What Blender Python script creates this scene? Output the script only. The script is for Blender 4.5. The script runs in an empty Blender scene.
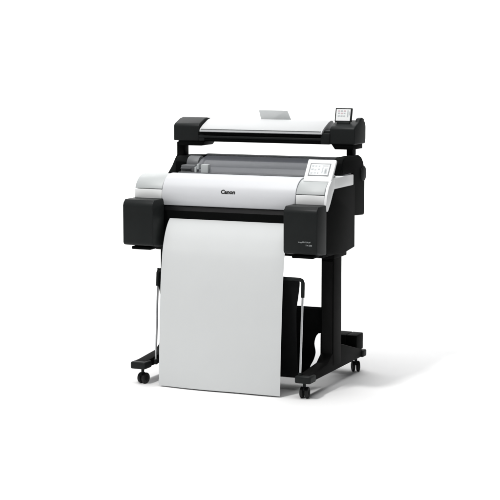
import bpy, bmesh, math, random
from mathutils import Vector, Matrix
random.seed(4)
SC = bpy.context.scene
COL = SC.collection
R = math.radians

# ------------------------------------------------------------------ camera
cd = bpy.data.cameras.new('camera'); cam = bpy.data.objects.new('camera', cd); COL.objects.link(cam)
cam.location = (3.056, -6.642, 1.57)
cam.rotation_euler = (R(90 - 7.2), 0, R(23.7))
cd.sensor_width = 36; cd.lens = 1630 / 500 * 36
cd.clip_start = 0.1; cd.clip_end = 200
SC.camera = cam

# ------------------------------------------------------------------ world + studio lamps
W = bpy.data.worlds.new('World'); SC.world = W; W.use_nodes = True
bg = W.node_tree.nodes['Background']
bg.inputs[0].default_value = (0.95, 0.98, 1.0, 1); bg.inputs[1].default_value = 0.085

def area(name, loc, target, sx, sy, power, color=(1, 1, 1)):
    l = bpy.data.lights.new(name, 'AREA'); l.shape = 'RECTANGLE'; l.size = sx; l.size_y = sy
    l.energy = power; l.color = color
    o = bpy.data.objects.new(name, l); COL.objects.link(o); o.location = loc
    o.rotation_euler = (Vector(target) - Vector(loc)).to_track_quat('-Z', 'Y').to_euler()
    return o
area('overhead_softbox', (0.1, -0.6, 8.0), (0.3, 0.3, 0.0), 6.0, 5.0, 488)
area('key_softbox', (-1.35, -4.3, 8.1), (0, 0.5, 0.3), 0.8, 0.8, 415, (1, .99, .98))
area('backdrop_lamp', (-2.2, 2.6, 5.2), (-3.4, 5.6, 2.8), 6.4, 1.2, 245)

SC.view_settings.view_transform = 'Standard'; SC.view_settings.look = 'None'
SC.view_settings.exposure = 0.0; SC.view_settings.gamma = 1.0
SC.render.engine = 'CYCLES'
SC.cycles.max_bounces = 10; SC.cycles.transparent_max_bounces = 12

# ------------------------------------------------------------------ materials
def mat(name, col, rough=.5, metal=0., alpha=1., bump=0., bscale=800., var=0., coat=0., spec=.5, trans=0.):
    m = bpy.data.materials.new(name); m.use_nodes = True
    nt = m.node_tree; b = nt.nodes['Principled BSDF']
    b.inputs['Roughness'].default_value = rough; b.inputs['Metallic'].default_value = metal
    b.inputs['Alpha'].default_value = alpha; b.inputs['Coat Weight'].default_value = coat; b.inputs['Coat Roughness'].default_value = .28
    b.inputs['Specular IOR Level'].default_value = spec
    b.inputs['Transmission Weight'].default_value = trans
    tc = nt.nodes.new('ShaderNodeTexCoord')
    n = nt.nodes.new('ShaderNodeTexNoise'); n.inputs['Scale'].default_value = 9; n.inputs['Detail'].default_value = 5
    nt.links.new(tc.outputs['Object'], n.inputs['Vector'])
    r = nt.nodes.new('ShaderNodeValToRGB')
    r.color_ramp.elements[0].position = .3; r.color_ramp.elements[1].position = .7
    r.color_ramp.elements[0].color = (*[c * (1 - var) for c in col], 1)
    r.color_ramp.elements[1].color = (*[min(1, c * (1 + var)) for c in col], 1)
    nt.links.new(n.outputs['Fac'], r.inputs['Fac']); nt.links.new(r.outputs['Color'], b.inputs['Base Color'])
    if bump:
        n2 = nt.nodes.new('ShaderNodeTexNoise'); n2.inputs['Scale'].default_value = bscale; n2.inputs['Detail'].default_value = 2
        nt.links.new(tc.outputs['Object'], n2.inputs['Vector'])
        bp = nt.nodes.new('ShaderNodeBump'); bp.inputs['Strength'].default_value = bump; bp.inputs['Distance'].default_value = .001
        nt.links.new(n2.outputs['Fac'], bp.inputs['Height']); nt.links.new(bp.outputs['Normal'], b.inputs['Normal'])
    return m
M = dict(
    white_floor=mat('studio_white', (.86, .86, .86), .9, var=.004, spec=.1),
    black=mat('black_plastic', (.016, .0178, .0178), .5, bump=.22, bscale=900, var=.06, spec=.06, coat=.09),
    black_soft=mat('black_satin', (.0042, .0047, .0046), .6, bump=.15, var=.06, spec=.03),
    black_metal=mat('black_powder_coat', (.0045, .0045, .0045), .6, bump=.2, bscale=700, var=.08, spec=.04),
    black_matt=mat('black_matt_plastic', (.013, .013, .013), .6, bump=.2, bscale=700, var=.08, spec=.06),
    gloss_black=mat('gloss_black', (.006, .006, .0065), .36, var=.05, spec=.28),
    rubber=mat('rubber', (.012, .012, .012), .6, var=.1, spec=.3),
    silver=mat('light_silver_plastic', (.63, .64, .66), .42, var=.01, coat=.1),
    lid_silver=mat('satin_silver_lid', (.53, .54, .545), .5, var=.01, spec=.3),
    silver_grey=mat('grey_silver_plastic', (.45, .47, .47), .45, var=.015),
    white=mat('white_plastic', (.86, .87, .87), .35, var=.006),
    smoke=mat('smoked_clear_plastic', (.12, .126, .142), .34, spec=.3, coat=.2, alpha=.46, var=.03),
    grey=mat('mid_grey_plastic', (.12, .125, .13), .5, var=.08),
    grey_light=mat('light_grey_part', (.42, .44, .44), .5, var=.04),
    paper=mat('plain_paper', (.67, .685, .685), .75, var=.006, bump=.06, bscale=300, spec=.15),
    paper_clear=mat('frosted_guide', (.62, .64, .64), .4, alpha=.86, var=.02),
    cloth=mat('black_fabric', (.007, .0075, .008), .9, bump=.6, bscale=1400, var=.12, spec=.15),
    steel=mat('brushed_steel', (.62, .63, .64), .28, metal=.8, var=.04),
    ink=mat('logo_black', (.01, .01, .01), .5),
    print_grey=mat('print_grey', (.36, .38, .38), .5),
    print_pale=mat('print_pale_grey', (.50, .53, .54), .5),
    screen=mat('screen_face', (.70, .72, .73), .15, coat=.5),
    icon=mat('screen_icon_grey', (.15, .16, .17), .3),
    icon_pink=mat('screen_icon_pink', (.66, .52, .55), .3),
)

# ------------------------------------------------------------------ mesh helpers
def link(name, bm, m, parent=None, smooth=35, off=(0, 0, 0)):
    bmesh.ops.recalc_face_normals(bm, faces=bm.faces)
    me = bpy.data.meshes.new(name)
    if any(off): bmesh.ops.translate(bm, verts=bm.verts, vec=off)
    bm.to_mesh(me); bm.free()
    for k in (m if isinstance(m, (list, tuple)) else [m]): me.materials.append(M[k])
    if smooth:
        for p in me.polygons: p.use_smooth = True
        me.set_sharp_from_angle(angle=R(smooth))
    o = bpy.data.objects.new(name, me); COL.objects.link(o)
    if parent: o.parent = parent
    return o

def bevel(bm, w, seg=3, ang=25, faces=None):
    if w <= 0: return
    fs = faces if faces is not None else list(bm.faces)
    es = set()
    for f in fs:
        for e in f.edges:
            if len(e.link_faces) == 2 and e.calc_face_angle(0) > R(ang): es.add(e)
    bmesh.ops.bevel(bm, geom=list(es), offset=w, segments=seg, profile=.5, affect='EDGES', clamp_overlap=True)

def merge(dst, src, mi=0):
    vm = {v: dst.verts.new(v.co) for v in src.verts}
    for f in src.faces:
        try: nf = dst.faces.new([vm[v] for v in f.verts]); nf.material_index = mi
        except ValueError: pass
    src.free()

def box(dst, lo, hi, bv=.003, seg=2, mi=0, rot=None):
    b = bmesh.new(); bmesh.ops.create_cube(b, size=1)
    lo, hi = Vector(lo), Vector(hi); s = hi - lo; c = (hi + lo) / 2
    for v in b.verts: v.co = Vector([v.co[i] * s[i] for i in range(3)])
    bevel(b, bv, seg)
    for v in b.verts:
        if rot is not None: v.co = rot @ v.co
        v.co += c
    merge(dst, b, mi)

def prism(dst, yz, x0, x1, bv=.003, seg=2, mi=0, ang=25):
    """polygon in the side view (y, z) drawn out from x0 to x1"""
    b = bmesh.new()
    a = [b.verts.new((x0, y, z)) for y, z in yz]; c = [b.verts.new((x1, y, z)) for y, z in yz]
    n = len(yz); b.faces.new(a); b.faces.new(c[::-1])
    for i in range(n): b.faces.new((a[i], c[i], c[(i + 1) % n], a[(i + 1) % n]))
    bmesh.ops.recalc_face_normals(b, faces=b.faces)
    bevel(b, bv, seg, ang)
    merge(dst, b, mi)

def prism_z(dst, xy, z0, z1, bv=.002, seg=2, mi=0):
    b = bmesh.new()
    a = [b.verts.new((x, y, z0)) for x, y in xy]; c = [b.verts.new((x, y, z1)) for x, y in xy]
    n = len(xy); b.faces.new(a[::-1]); b.faces.new(c)
    for i in range(n): b.faces.new((a[i], a[(i + 1) % n], c[(i + 1) % n], c[i]))
    bmesh.ops.recalc_face_normals(b, faces=b.faces); bevel(b, bv, seg); merge(dst, b, mi)

def cyl(dst, p0, p1, r, seg=32, r2=None, bv=0, mi=0):
    b = bmesh.new(); p0, p1 = Vector(p0), Vector(p1); d = p1 - p0
    bmesh.ops.create_cone(b, cap_ends=True, segments=seg, radius1=r, radius2=r if r2 is None else r2, depth=d.length)
    if bv: bevel(b, bv, 2, 40)
    q = d.to_track_quat('Z', 'Y').to_matrix().to_4x4()
    bmesh.ops.transform(b, matrix=Matrix.Translation((p0 + p1) / 2) @ q, verts=b.verts); merge(dst, b, mi)

def tube(dst, pts, r, seg=16, mi=0):
    b = bmesh.new(); rings = []
    pts = [Vector(p) for p in pts]
    up = Vector((1, 0, 0))
    for i, p in enumerate(pts):
        t = (pts[min(i + 1, len(pts) - 1)] - pts[max(i - 1, 0)]).normalized()
        u = t.cross(Vector((0, 1, 0)));
        if u.length < .2: u = t.cross(up)
        u.normalize(); w = t.cross(u)
        rr = r[i] if isinstance(r, (list, tuple)) else r
        rings.append([b.verts.new(p + (u * math.cos(2 * math.pi * k / seg) + w * math.sin(2 * math.pi * k / seg)) * rr) for k in range(seg)])
    for a, c in zip(rings, rings[1:]):
        for k in range(seg): b.faces.new((a[k], a[(k + 1) % seg], c[(k + 1) % seg], c[k]))
    b.faces.new(rings[0]); b.faces.new(rings[-1][::-1]); merge(dst, b, mi)

def spline(pts, n=12):
    """Catmull-Rom through the points"""
    P = [Vector(p) for p in pts]; P = [2 * P[0] - P[1]] + P + [2 * P[-1] - P[-2]]; out = []
    for i in range(1, len(P) - 2):
        for k in range(n):
            t = k / n; a, b, c, d = P[i - 1], P[i], P[i + 1], P[i + 2]
            out.append(.5 * ((2 * b) + (c - a) * t + (2 * a - 5 * b + 4 * c - d) * t * t + (3 * b - a - 3 * c + d) * t ** 3))
    out.append(P[-2]); return out

def sheet(dst, rows, th, mi=0):
    """rows: list of lists of points (a grid) given the thickness th along its normals"""
    b = bmesh.new(); g = [[b.verts.new(p) for p in r] for r in rows]
    for i in range(len(g) - 1):
        for j in range(len(g[0]) - 1): b.faces.new((g[i][j], g[i][j + 1], g[i + 1][j + 1], g[i + 1][j]))
    bmesh.ops.recalc_face_normals(b, faces=b.faces)
    bmesh.ops.solidify(b, geom=list(b.faces), thickness=th); merge(dst, b, mi)

def thing(name, label, cat, loc, group=None):
    o = bpy.data.objects.new(name, None); COL.objects.link(o); o.location = loc; o.empty_display_size = .1
    o['label'] = label; o['category'] = cat
    if group: o['group'] = group
    return o

# ------------------------------------------------------------------ the setting: one white studio sweep
def sweep():
    a = R(23.7)
    fx, fy = -math.sin(a), math.cos(a); rx, ry = math.cos(a), math.sin(a)
    def lay(name, prof, xs):
        bm = bmesh.new()
        g = [[bm.verts.new((rx * x + fx * d, ry * x + fy * d, z)) for x in xs] for d, z in prof]
        for i in range(len(g) - 1):
            for j in range(len(xs) - 1): bm.faces.new((g[i][j], g[i][j + 1], g[i + 1][j + 1], g[i + 1][j]))
        o = link(name, bm, 'white_floor', smooth=60); o['kind'] = 'structure'
    lay('floor', [(-11, 0), (-6, 0), (-3, 0), (0, 0), (2.2, 0)], [-9, -6, -4, -2, -1, 0, 1, 2, 4, 6, 9])
    prof = [(2.2, 0)]
    for k in range(1, 17):
        t = k / 16 * math.pi / 2; prof.append((2.2 + 2.4 * math.sin(t), 2.4 * (1 - math.cos(t))))
    lay('backdrop', prof + [(4.6, 4.0), (4.6, 6.5)], [-6.5, -4, -2, -1, 0, 1, 2, 3.7])
sweep()

# ================================================================== THE PRINTER
P0 = (0, .33, 0)
PR = thing('wide_format_printer', 'wide black and silver inkjet plotter on a wheeled black stand with a white touch panel', 'printer', P0)
def part(name, bm, m, parent=None, smooth=35):
    return link(name, bm, m, parent or PR, smooth, off=tuple(-c for c in P0))

XE = .478
# --- black body between the end covers
b = bmesh.new()
prism(b, [(.088, .645), (.10, .622), (.275, .618), (.44, .632), (.44, .915), (.13, .915), (.088, .86)], -.455, .455, .004)
part('body', b, 'black_soft')
# side panels (with the step of the rear roll unit)
def side_panel(x0, x1):
    b = bmesh.new()
    prism(b, [(.078, .655), (.09, .638), (.275, .620), (.30, .620), (.446, .634), (.446, .780), (.446, .925), (.16, .925), (.115, .905), (.078, .845)], x0, x1, .004)
    return b
part('side_panel', side_panel(.452, XE - .001), 'black_soft')
part('side_panel', side_panel(-XE + .001, -.452), 'black_soft')

# --- curved silver front cover between the end covers
prof = [(.235, .962), (.205, .971), (.17, .973), (.135, .967), (.105, .951), (.083, .925), (.071, .893), (.068, .864), (.074, .844), (.090, .829)]
cp = [(p.x, p.y) for p in spline([(y, z, 0) for y, z in prof], 9)]
def cover_y(z):
    f = [q for q in cp if q[0] < .17]
    for (y0, z0), (y1, z1) in zip(f, f[1:]):
        if z1 <= z <= z0: return y0 + (y1 - y0) * (z - z0) / (z1 - z0 + 1e-9)
    return .08
b = bmesh.new()
prism(b, cp + [(.20, .83), (.235, .90)], -.3355, .3295, .0015, 1, ang=50)
cover = part('front_cover', b, 'silver', smooth=30)

# black lip and roller under the cover
b = bmesh.new()
lp = [(p.x, p.y) for p in spline([(.084, .8275, 0), (.0845, .820, 0), (.087, .809, 0), (.093, .797, 0), (.103, .788, 0), (.122, .784, 0)], 6)]
prism(b, lp + [(.16, .80), (.16, .8275)], -.3345, .3285, 0)
prism(b, [(.126, .7835), (.16, .799), (.16, .758), (.130, .758)], -.328, .322, .002)
part('output_slot', b, 'gloss_black', smooth=50)
b = bmesh.new(); cyl(b, (-.326, .124, .734), (.32, .124, .734), .020, 32)
part('feed_roller', b, 'black')
# small name on the cover
def lettering(name, text, size, bold, x, z, m, parent, place, sx=1.0, spacing=1.0):
    c = bpy.data.curves.new(name, 'FONT'); c.body = text; c.size = size; c.offset = bold; c.space_character = spacing
    c.resolution_u = 4
    o = bpy.data.objects.new(name, c); COL.objects.link(o)
    dg = bpy.context.evaluated_depsgraph_get(); me = bpy.data.meshes.new_from_object(o.evaluated_get(dg))
    bpy.data.objects.remove(o)
    me.name = name
    bm = bmesh.new(); bm.from_mesh(me)
    bmesh.ops.subdivide_edges(bm, edges=[e for e in bm.edges if e.calc_length() > size * .3], cuts=1)
    for v in bm.verts:
        xx, zz = x + v.co.x * sx, z + v.co.y
        v.co = Vector((xx, place(xx, zz), zz)) - Vector(P0)
    bm.to_mesh(me); bm.free(); me.materials.clear(); me.materials.append(M[m])
    o = bpy.data.objects.new(name, me); COL.objects.link(o); o.parent = parent
    return o
lettering('brand_lettering', 'Canon', .0235, .0012, -.0365, .8955, 'ink', cover, lambda x, z: cover_y(z) - .0007, 1.13)

# --- silver end covers
def end_cover(s):
    x_in, x_out = (.331, .466) if s > 0 else (.337, XE)
    b = bmesh.new()
    lo, hi = sorted((s * x_in, s * x_out))
    # lower band, upright
    prism(b, [(.0695, .853), (.20, .853), (.20, .9025), (.0735, .9025)], lo, hi, .003, 2)
    o = part('end_cover', b, 'white')
    b = bmesh.new()
    prism(b, [(.20, .905), (.235, .90), (.235, .962)] + [(p.x, p.y) for p in spline([(.20, .968, 0), (.155, .967, 0), (.122, .957, 0), (.098, .940, 0), (.083, .922, 0), (.0745, .905, 0)], 4)], lo, hi, .004, 2)
    link('upper_panel', b, 'silver_grey', o, 35, tuple(-c for c in P0))
    return o
end_cover(-1); end_cover(1)
# bright white edge strip that follows the right end down past the tank cover
b = bmesh.new()
prism(b, [(.072, .832), (.090, .832), (.118, .862), (.150, .905), (.175, .932), (.175, .972), (.13, .965), (.098, .940), (.076, .900), (.066, .862)], .4665, XE + .002, .003, 2)
part('edge_strip', b, 'white')
# silver top ledges running back along both ends
for s in (1, -1):
    b = bmesh.new(); lo, hi = sorted((s * .430, s * (XE + (.001 if s > 0 else 0))))
    zt = .974 if s > 0 else .944
    prism(b, [(.1755, .925), (.419, .925), (.419, zt), (.30, zt + .002), (.1755, zt - .002)], lo, hi, .004, 2)
    o = part('top_ledge', b, 'white')
    b = bmesh.new(); lo, hi = sorted((s * .437, s * .470)); box(b, (lo, .30, zt), (hi, .412, zt + .006), .003)
    link('ledge_rim', b, 'silver', o, 35, tuple(-c for c in P0))

# --- roll feed bay behind the cover
b = bmesh.new()
prism(b, [(.24, .915), (.44, .915), (.57, .80), (.578, .84), (.578, 1.020), (.570, 1.036), (.545, 1.036), (.545, .955), (.24, .955)], -.425, .425, .004)
part('rear_tray', b, 'black_soft')
b = bmesh.new()
prof2 = [(.236, .968), (.245, .985), (.275, 1.008), (.33, 1.032), (.40, 1.046), (.46, 1.047), (.51, 1.045), (.545, 1.0395)]
sp = spline([(y, z, 0) for y, z in prof2], 5)
sheet(b, [[(x, p.x, p.y) for x in (-.252, -.1, .12, .425)] for p in sp], .003)
rc = part('roll_cover', b, 'smoke')
b = bmesh.new()
box(b, (-.258, .385, 1.0475), (.43, .41, 1.0525), .002)
box(b, (-.33, .229, .962), (.327, .240, .9735), .002)
link('cover_rail', b, 'grey', rc, 35, tuple(-c for c in P0))
# roll inside the bay
ROLL = thing('paper_roll', 'white paper roll lying under the smoked cover behind the silver front', 'paper roll', (0, .36, .94))
b = bmesh.new(); cyl(b, (-.245, 0, .05), (.335, 0, .05), .033, 48, bv=.001)
link('roll', b, 'paper', ROLL)
b = bmesh.new(); cyl(b, (-.251, 0, .05), (.345, 0, .05), .014, 24)
link('core', b, 'grey', ROLL)
b = bmesh.new(); prism(b, [(.243, .957), (.245, .970), (.290, .998), (.30, .992), (.30, .957)], -.25, .42, .002)
part('feed_tray', b, 'white')
# roll holder flange and small guides at the left end
b = bmesh.new()
cyl(b, (-.330, .36, 1.000), (-.268, .36, 1.000), .043, 40, bv=.005)
cyl(b, (-.268, .36, 1.000), (-.252, .36, 1.000), .030, 32, bv=.003)
box(b, (-.335, .27, .956), (-.262, .32, 1.004), .005)
box(b, (-.333, .262, .970), (-.280, .272, .976), .001); box(b, (-.333, .262, .986), (-.280, .272, .991), .001)
part('roll_holder', b, 'grey')
b = bmesh.new()
box(b, (-.246, .232, .965), (-.236, .262, 1.000), .002); box(b, (-.236, .236, .988), (-.226, .26, 1.013), .002)
box(b, (-.214, .232, .965), (-.176, .262, 1.012), .004)
part('paper_guide', b, 'grey_light')

# rear end housings of the roll unit
b = bmesh.new()
prism(b, [(.421, .78), (.447, .78), (.575, .772), (.582, .79), (.582, .93), (.578, .985), (.562, 1.022), (.535, 1.046), (.50, 1.058), (.315, 1.058), (.292, 1.050), (.281, 1.030), (.281, .985), (.421, .979)], .430, XE - .003, .005, 3)
hub = part('roll_housing', b, 'black_soft')
b = bmesh.new(); cyl(b, (.452, .560, .968), (.479, .560, .968), .036, 40, bv=.004)
link('housing_knob', b, 'black', hub, 35, tuple(-c for c in P0))
b = bmesh.new()
prism(b, [(.40, .945), (.44, .945), (.582, .78), (.582, .98), (.56, 1.035), (.52, 1.044), (.49, 1.020), (.455, .985)], -XE + .004, -.430, .004, 2)
prism(b, [(.40, .945), (.56, .945), (.56, 1.035), (.43, 1.035), (.40, 1.01)], -.429, -.336, .005, 2)
part('roll_housing', b, 'black_soft')
# grey inner corner right of the touch panel
b = bmesh.new()
box(b, (.395, .250, .955), (.4295, .34, 1.000), .004); box(b, (.395, .345, .955), (.4295, .42, 1.040), .004)
box(b, (.345, .245, .950), (.394, .40, .985), .004)
part('inner_cover', b, 'grey')

# --- touch panel, tilted back
tp_rot = Matrix.Rotation(R(-36), 3, 'X')
def tp_pt(u, w, d):            # u across, w up the panel, d out of its face
    c = Vector((.4165, .160, 1.008)); v = tp_rot @ Vector((u, -d, w)); return c + v
def tp_box(dst, u0, u1, w0, w1, d0, d1, bv=.001, mi=0):
    t = bmesh.new(); bmesh.ops.create_cube(t, size=1)
    for v in t.verts: v.co = Vector(((v.co.x) * (u1 - u0), v.co.y * (d1 - d0), v.co.z * (w1 - w0)))
    bevel(t, bv, 2)
    for v in t.verts:
        q = v.co; v.co = tp_pt((u0 + u1) / 2 + q.x, (w0 + w1) / 2 + q.z, (d0 + d1) / 2 - q.y)
    merge(dst, t, mi)
b = bmesh.new(); tp_box(b, -.0735, .0625, -.058, .059, -.016, 0, .005)
panel = part('touch_panel', b, 'white')
b = bmesh.new()
tp_box(b, -.056, .043, -.030, .037, 0.0002, .0012, .0004, 0)
tp_box(b, -.051, .038, -.025, .032, .0014, .0022, .0003, 1)
def icon(u0, u1, w0, w1, mi): tp_box(b, u0, u1, w0, w1, .0023, .0029, 0, mi)
icon(-.046, -.036, .018, .026, 2); icon(-.030, -.021, .019, .025, 3); icon(-.014, -.006, .018, .024, 2)
icon(-.046, -.035, .001, .008, 3); icon(-.030, -.022, -.001, .006, 2); icon(-.014, -.005, .002, .008, 3)
icon(-.046, -.037, -.018, -.011, 2); icon(-.030, -.020, -.017, -.012, 2); icon(-.014, -.008, -.018, -.010, 3)
icon(.006, .032, .022, .026, 2); icon(.006, .011, -.014, .016, 3); icon(.018, .031, -.018, .010, 2); icon(.021, .028, -.012, .004, 1)
link('screen', b, ['icon', 'screen', 'print_pale', 'print_pale'], panel, 0, tuple(-c for c in P0))
b = bmesh.new(); box(b, (.352, .165, .955), (.462, .232, .985), .006)
part('panel_mount', b, 'silver_grey')

# --- the two ink tank covers
def tank_cover(x0, x1):
    b = bmesh.new()
    prism(b, [(-.040, .663), (-.032, .652), (.03, .642), (.0775, .640), (.0775, .862), (-.018, .862), (-.034, .848), (-.040, .835)], x0, x1, .005, 4, ang=12)
    o = part('ink_tank_cover', b, 'black')
    b = bmesh.new(); box(b, (x0 + .025, -.005, .628), (x1 - .03, .076, .643), .005)
    link('lower_lip', b, 'black_soft', o, 35, tuple(-c for c in P0))
    b = bmesh.new(); box(b, (x0 + .004, .0775, .648), (x1 - .004, .0875, .856), .001)
    link('hinge_gap', b, 'black_soft', o, 35, tuple(-c for c in P0))
    return o
tank_cover(-.4825, -.3275)
rt = tank_cover(.318, XE)
lettering('model_lettering', 'imagePROGRAF', .0088, .0001, .389, .7035, 'print_grey', rt, lambda x, z: -.0412, 1.0)
lettering('model_lettering', 'TM-200', .0088, .0001, .424, .6895, 'print_grey', rt, lambda x, z: -.0412, 1.1)

# --- stand: legs, feet, stretchers, casters
def leg(s):
    b = bmesh.new(); lo, hi = sorted((s * .381, s * .443))
    box(b, (lo, .262, .098), (hi, .368, .6195), .006, 3)
    box(b, (lo - .012, .235, .6), (hi + .012, .40, .6235), .004)
    o = part('leg', b, 'black_metal')
    b = bmesh.new(); box(b, (lo + .006, .2585, .13), (hi - .006, .2622, .585), .001)
    link('leg_cover', b, 'black_matt', o, 35, tuple(-c for c in P0))
    return o
leg(-1); leg(1)
def foot(s):
    b = bmesh.new(); lo, hi = sorted((s * .383, s * .441))
    prism(b, [(-.02, .074), (.66, .074), (.66, .112), (.375, .185), (.25, .155), (.20, .124), (-.02, .105)], lo, hi, .005, 2)
    o = part('foot', b, 'black_metal')
    lo, hi = sorted((s * .374, s * .450))
    for (y0, y1) in ((-.041, .032), (.652, .702)):
        b = bmesh.new(); box(b, (lo, y0, .072), (hi, y1, .1055), .007, 3)
        link('end_cap', b, 'black', o, 35, tuple(-c for c in P0))
    return o
foot(-1); foot(1)
b = bmesh.new(); box(b, (-.380, .275, .597), (.380, .355, .617), .004)
part('stretcher', b, 'black_metal')
for s_ in (1, -1):
    b = bmesh.new(); lo, hi = sorted((s_ * .250, s_ * .3815)); lo2, hi2 = sorted((s_ * .3805, s_ * .436))
    prism(b, [(.592, .058), (.688, .058), (.690, .189), (.592, .187)], lo, hi, .005)
    o = part('rear_box', b, 'black_soft')
    b = bmesh.new(); prism(b, [(.598, .118), (.688, .108), (.690, .1885), (.598, .1865)], lo2, hi2, .005)
    link('box_end', b, 'black_soft', o, 35, tuple(-c for c in P0))

def make_caster(loc, yaw):
    e = bpy.data.objects.new('caster', None); COL.objects.link(e); e.parent = PR
    e.location = Vector(loc) - Vector(P0); e.rotation_euler = (0, 0, yaw); e.empty_display_size = .03
    b = bmesh.new(); cyl(b, (0, 0, .05), (0, 0, .074), .007, 20)
    prism(b, [(-.012, .052), (.012, .052), (.024, .036), (.026, .026), (-.002, .030), (-.016, .040)], -.0038, .0038, .001)
    link('caster_fork', b, 'black', e)
    for s in (-1, 1):
        b = bmesh.new(); x0, x1 = sorted((s * .0045, s * .0195))
        cyl(b, (x0, .006, .0255), (x1, .006, .0255), .0255, 36, bv=.004)
        w = link('wheel', b, 'rubber', e)
        b = bmesh.new(); x0, x1 = sorted((s * .0192, s * .0207)); cyl(b, (x0, .006, .0255), (x1, .006, .0255), .013, 28, bv=.0006)
        for v in b.verts: pass
        link('hub_cap', b, 'black_matt', e)
    return e
c0 = make_caster((.4075, -.004, 0), R(6))
def dup(src, loc, yaw):
    e = src.copy(); COL.objects.link(e); e.parent = PR; e.location = Vector(loc) - Vector(P0); e.rotation_euler = (0, 0, yaw)
    for ch in src.children:
        c = ch.copy(); COL.objects.link(c); c.parent = e
    return e
dup(c0, (-.404, -.004, 0), R(-10)); dup(c0, (.411, .655, 0), R(30)); dup(c0, (-.411, .655, 0), R(-20))

# --- catch basket: fabric sling, bar and steel rods
rR0, rR1 = Vector((.390, -.012, .104)), Vector((.388, .020, .470))
rL0, rL1 = Vector((-.364, .052, .095)), Vector((-.367, .085, .470))
b = bmesh.new()
# arms : vertical black sleeve that bends over into the top bar
arm = [rL1 - Vector((0, .001, .02)), rL1 + Vector((0, .002, .025)), (-.366, .086, .512), (-.360, .084, .524), (-.345, .082, .528), (.345, .024, .530), (.372, .0225, .530), (.383, .022, .526), (.388, .0215, .515), rR1 + Vector((0, .001, .02)), rR1 - Vector((0, .001, .02))]
tube(b, arm, .0085, 18)
part('basket_bar', b, 'black')
for a0, a1 in ((rR0, rR1), (rL0, rL1)):
    b = bmesh.new(); tube(b, [a0 + (a1 - a0) * k / 6 for k in range(7)], .0050, 16)
    o = part('basket_rod', b, 'steel')
    b = bmesh.new(); cyl(b, a0 - Vector((0, 0, .012)), a0 + Vector((0, .001, .012)), .009, 20, bv=.002)
    link('rod_socket', b, 'black', o, 35, tuple(-c for c in P0))
# sling
P = [(.030, .534, .368), (.038, .50, .366), (.050, .44, .354), (.060, .38, .342), (.072, .28, .338), (.086, .17, .336), (.105, .090, .334), (.150, .058, .322), (.22, .050, .316),
     (.285, .062, .314), (.297, .085, .316), (.300, .115, .331), (.301, .150, .340), (.301, .190, .334), (.301, .222, .341), (.301, .240, .354)]
P = [tuple(q) for q in spline(P, 4)] + [(.301, .2440, .379), (.301, .30, .379), (.301, .358, .379)]
b = bmesh.new(); rows = []
for y, z, hw in P:
    row = []
    for k in range(33):
        u = k / 32 * 2 - 1
        wav = .004 * math.sin(u * 9 + z * 7) * (1 - abs(u) ** 6) * (1 if .08 < z < .5 else .2)
        skew = (.055 if z > .45 else .055 * max(0, (z - .05) / .4)) * max(0, -u * .5 + .5) if y < .2 else 0
        hl = hw + (.017 * min(1, (.534 - z) / .1) if z < .534 and y < .2 else 0)
        row.append((u * (hl if u < 0 else hw), y + wav + skew, z))
    rows.append(row)
sheet(b, rows, .003)
part('basket_fabric', b, 'cloth', smooth=50)
b = bmesh.new(); tube(b, [(-.385, .303, .358), (.385, .303, .358)], .006, 14)
part('basket_bar', b, 'black')

# ================================================================== THE PAPER coming out of the slot
SH = thing('paper_sheet', 'long blank white sheet hanging out of the front slot down to the floor', 'paper', (0, -.03, 0))
pp = spline([(.150, .772, 0), (.128, .7785, 0), (.105, .7775, 0), (.083, .766, 0), (.060, .742, 0), (.036, .702, 0), (.017, .652, 0), (.004, .60, 0), (-.010, .50, 0), (-.019, .40, 0), (-.026, .30, 0), (-.033, .20, 0), (-.039, .10, 0), (-.044, .006, 0)], 8)
rows = []
for p in pp:
    h = max(0, (.7 - p.y)) / .7
    row = []
    for k in range(25):
        u = k / 24 * 2 - 1
        y = p.x + .010 * h * (u * u - .5) * .8 + .0035 * h * math.sin(u * 4.2 + p.y * 5) + .006 * h ** 3 * max(0, u) ** 4
        row.append((u * .3035, y + .03, p.y))
    rows.append(row)
b = bmesh.new(); sheet(b, rows, .0006)
link('sheet', b, 'paper', SH, 60)

# ================================================================== THE SCANNER on top
S0 = (0, .52, .95)
SN = thing('sheet_scanner', 'long slim white and black scanner with a small screen mounted above the plotter', 'scanner', S0)
def spart(name, bm, m, parent=None, smooth=35): return link(name, bm, m, parent or SN, smooth, off=tuple(-c for c in S0))
# lid
b = bmesh.new()
prism(b, [(.441, .1515 + 1), (.4375, 1.154), (.4415, 1.164), (.447, 1.169), (.475, 1.184), (.53, 1.206), (.56, 1.2125), (.585, 1.211), (.60, 1.20), (.60, 1.152)], -.318, .312, .0025, 2)
lid = spart('lid', b, 'lid_silver')
b = bmesh.new(); box(b, (-.312, .4385, 1.1655), (.306, .4445, 1.1672), .0006)
link('lid_seam', b, 'grey_light', lid, 35, tuple(-c for c in S0))
# black lower body with its long roller
b = bmesh.new()
prism(b, [(.452, 1.111), (.462, 1.105), (.60, 1.105), (.60, 1.151), (.448, 1.151), (.448, 1.139), (.457, 1.134), (.457, 1.125), (.452, 1.121)], -.33, .34, .002)
spart('lower_body', b, 'black_soft')
b = bmesh.new(); cyl(b, (-.325, .456, 1.128), (.335, .456, 1.128), .008, 24)
spart('feed_roller', b, 'black')
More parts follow.
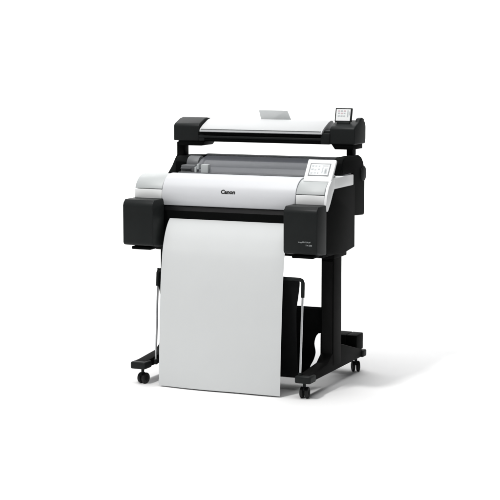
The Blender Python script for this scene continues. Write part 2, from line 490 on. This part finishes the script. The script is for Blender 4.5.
# end caps
def end_cap(x0, x1, stub0, stub1):
    b = bmesh.new()
    prism(b, [(.450, 1.107), (.600, 1.107), (.605, 1.13), (.605, 1.19), (.590, 1.213), (.55, 1.217), (.52, 1.213), (.460, 1.190), (.450, 1.180)], x0, x1, .006, 4, ang=20)
    o = spart('end_housing', b, 'black')
    b = bmesh.new()
    m0, m1 = stub0, stub1
    t = bmesh.new(); bmesh.ops.create_cube(t, size=1)
    for v in t.verts:
        low = v.co.z < 0; xx = m0 if v.co.x < 0 else m1
        if low and v.co.x > 0 and x0 < 0: xx -= .018
        if low and v.co.x < 0 and x0 > 0: xx += .018
        v.co = Vector((xx, .455 if v.co.y < 0 else .585, 1.084 if low else 1.1085))
    bevel(t, .004, 2); merge(b, t)
    link('under_housing', b, 'black_soft', o, 35, tuple(-c for c in S0))
    return o
capL = end_cap(-.462, -.325, -.440, -.296)
capR = end_cap(.347, .470, .352, .462)
b = bmesh.new()
box(b, (-.327, .4495, 1.107), (-.296, .59, 1.150), .006)
spart('bearing_block', b, 'black')
b = bmesh.new()
box(b, (.302, .4455, 1.107), (.349, .59, 1.158), .006); box(b, (.312, .460, 1.150), (.349, .58, 1.172), .008)
spart('bearing_block', b, 'black')
# cap top details: latch lever on the right cap
b = bmesh.new(); prism(b, [(.515, 1.208), (.585, 1.208), (.585, 1.222), (.56, 1.229), (.53, 1.226)], .447, .468, .003)
link('latch', b, 'black', capR, 35, tuple(-c for c in S0))
# posts
for lo, hi in ((-.457, -.418), (.4205, .4495)):
    b = bmesh.new(); box(b, (lo, .475, 1.055 if lo > 0 else 1.03), (hi, .53, 1.1), .004)
    spart('support_post', b, 'black_metal')
# small screen
b = bmesh.new()
rt_ = Matrix.Rotation(R(-14), 3, 'X')
def ss_box(dst, u0, u1, w0, w1, d0, d1, bv=.001, mi=0):
    t = bmesh.new(); bmesh.ops.create_cube(t, size=1)
    for v in t.verts: v.co = Vector((v.co.x * (u1 - u0), v.co.y * (d1 - d0), v.co.z * (w1 - w0)))
    bevel(t, bv, 2)
    for v in t.verts:
        q = v.co + Vector(((u0 + u1) / 2, -(d0 + d1) / 2, (w0 + w1) / 2)); v.co = Vector((.396, .500, 1.246)) + rt_ @ q
    merge(dst, t, mi)
ss_box(b, -.042, .042, -.036, .030, -.010, 0, .003)
ss_box(b, -.030, .035, -.05, -.034, -.012, .001, .003)
sc = spart('display', b, 'black')
b = bmesh.new()
ss_box(b, -.0355, .0345, -.031, .0240, .0003, .0012, .0003, 0)
for i, (u, w, du, dw, mi) in enumerate([(-.027, .012, .010, .006, 2), (-.013, .012, .009, .006, 1), (.001, .012, .010, .006, 2), (-.027, .001, .009, .006, 1), (-.013, .001, .010, .006, 2), (.001, .001, .009, .006, 1), (-.027, -.011, .010, .005, 1), (-.013, -.011, .010, .005, 1), (.001, -.011, .009, .005, 1), (.019, -.013, .006, .031, 1), (.029, -.005, .003, .018, 1)]):
    ss_box(b, u, u + du, w, w + dw, .0013, .0018, 0, mi)
link('screen', b, ['white', 'print_pale', 'icon_pink'], sc, 0, tuple(-c for c in S0))
# translucent document guide behind
b = bmesh.new()
t = bmesh.new()
pts = [(-.085, .622, 1.19), (.085, .622, 1.19), (.085, .590, 1.253), (-.062, .590, 1.2525)]
f = [t.verts.new(p) for p in [(-.070, .625, 1.188), (.092, .625, 1.188), (.076, .592, 1.254), (-.073, .592, 1.254)]]
t.faces.new(f); bmesh.ops.solidify(t, geom=list(t.faces), thickness=.003); merge(b, t)
spart('document_guide', b, 'paper_clear')
b = bmesh.new(); box(b, (-.09, .606, 1.165), (.094, .640, 1.197), .004)
spart('guide_mount', b, 'black_soft')
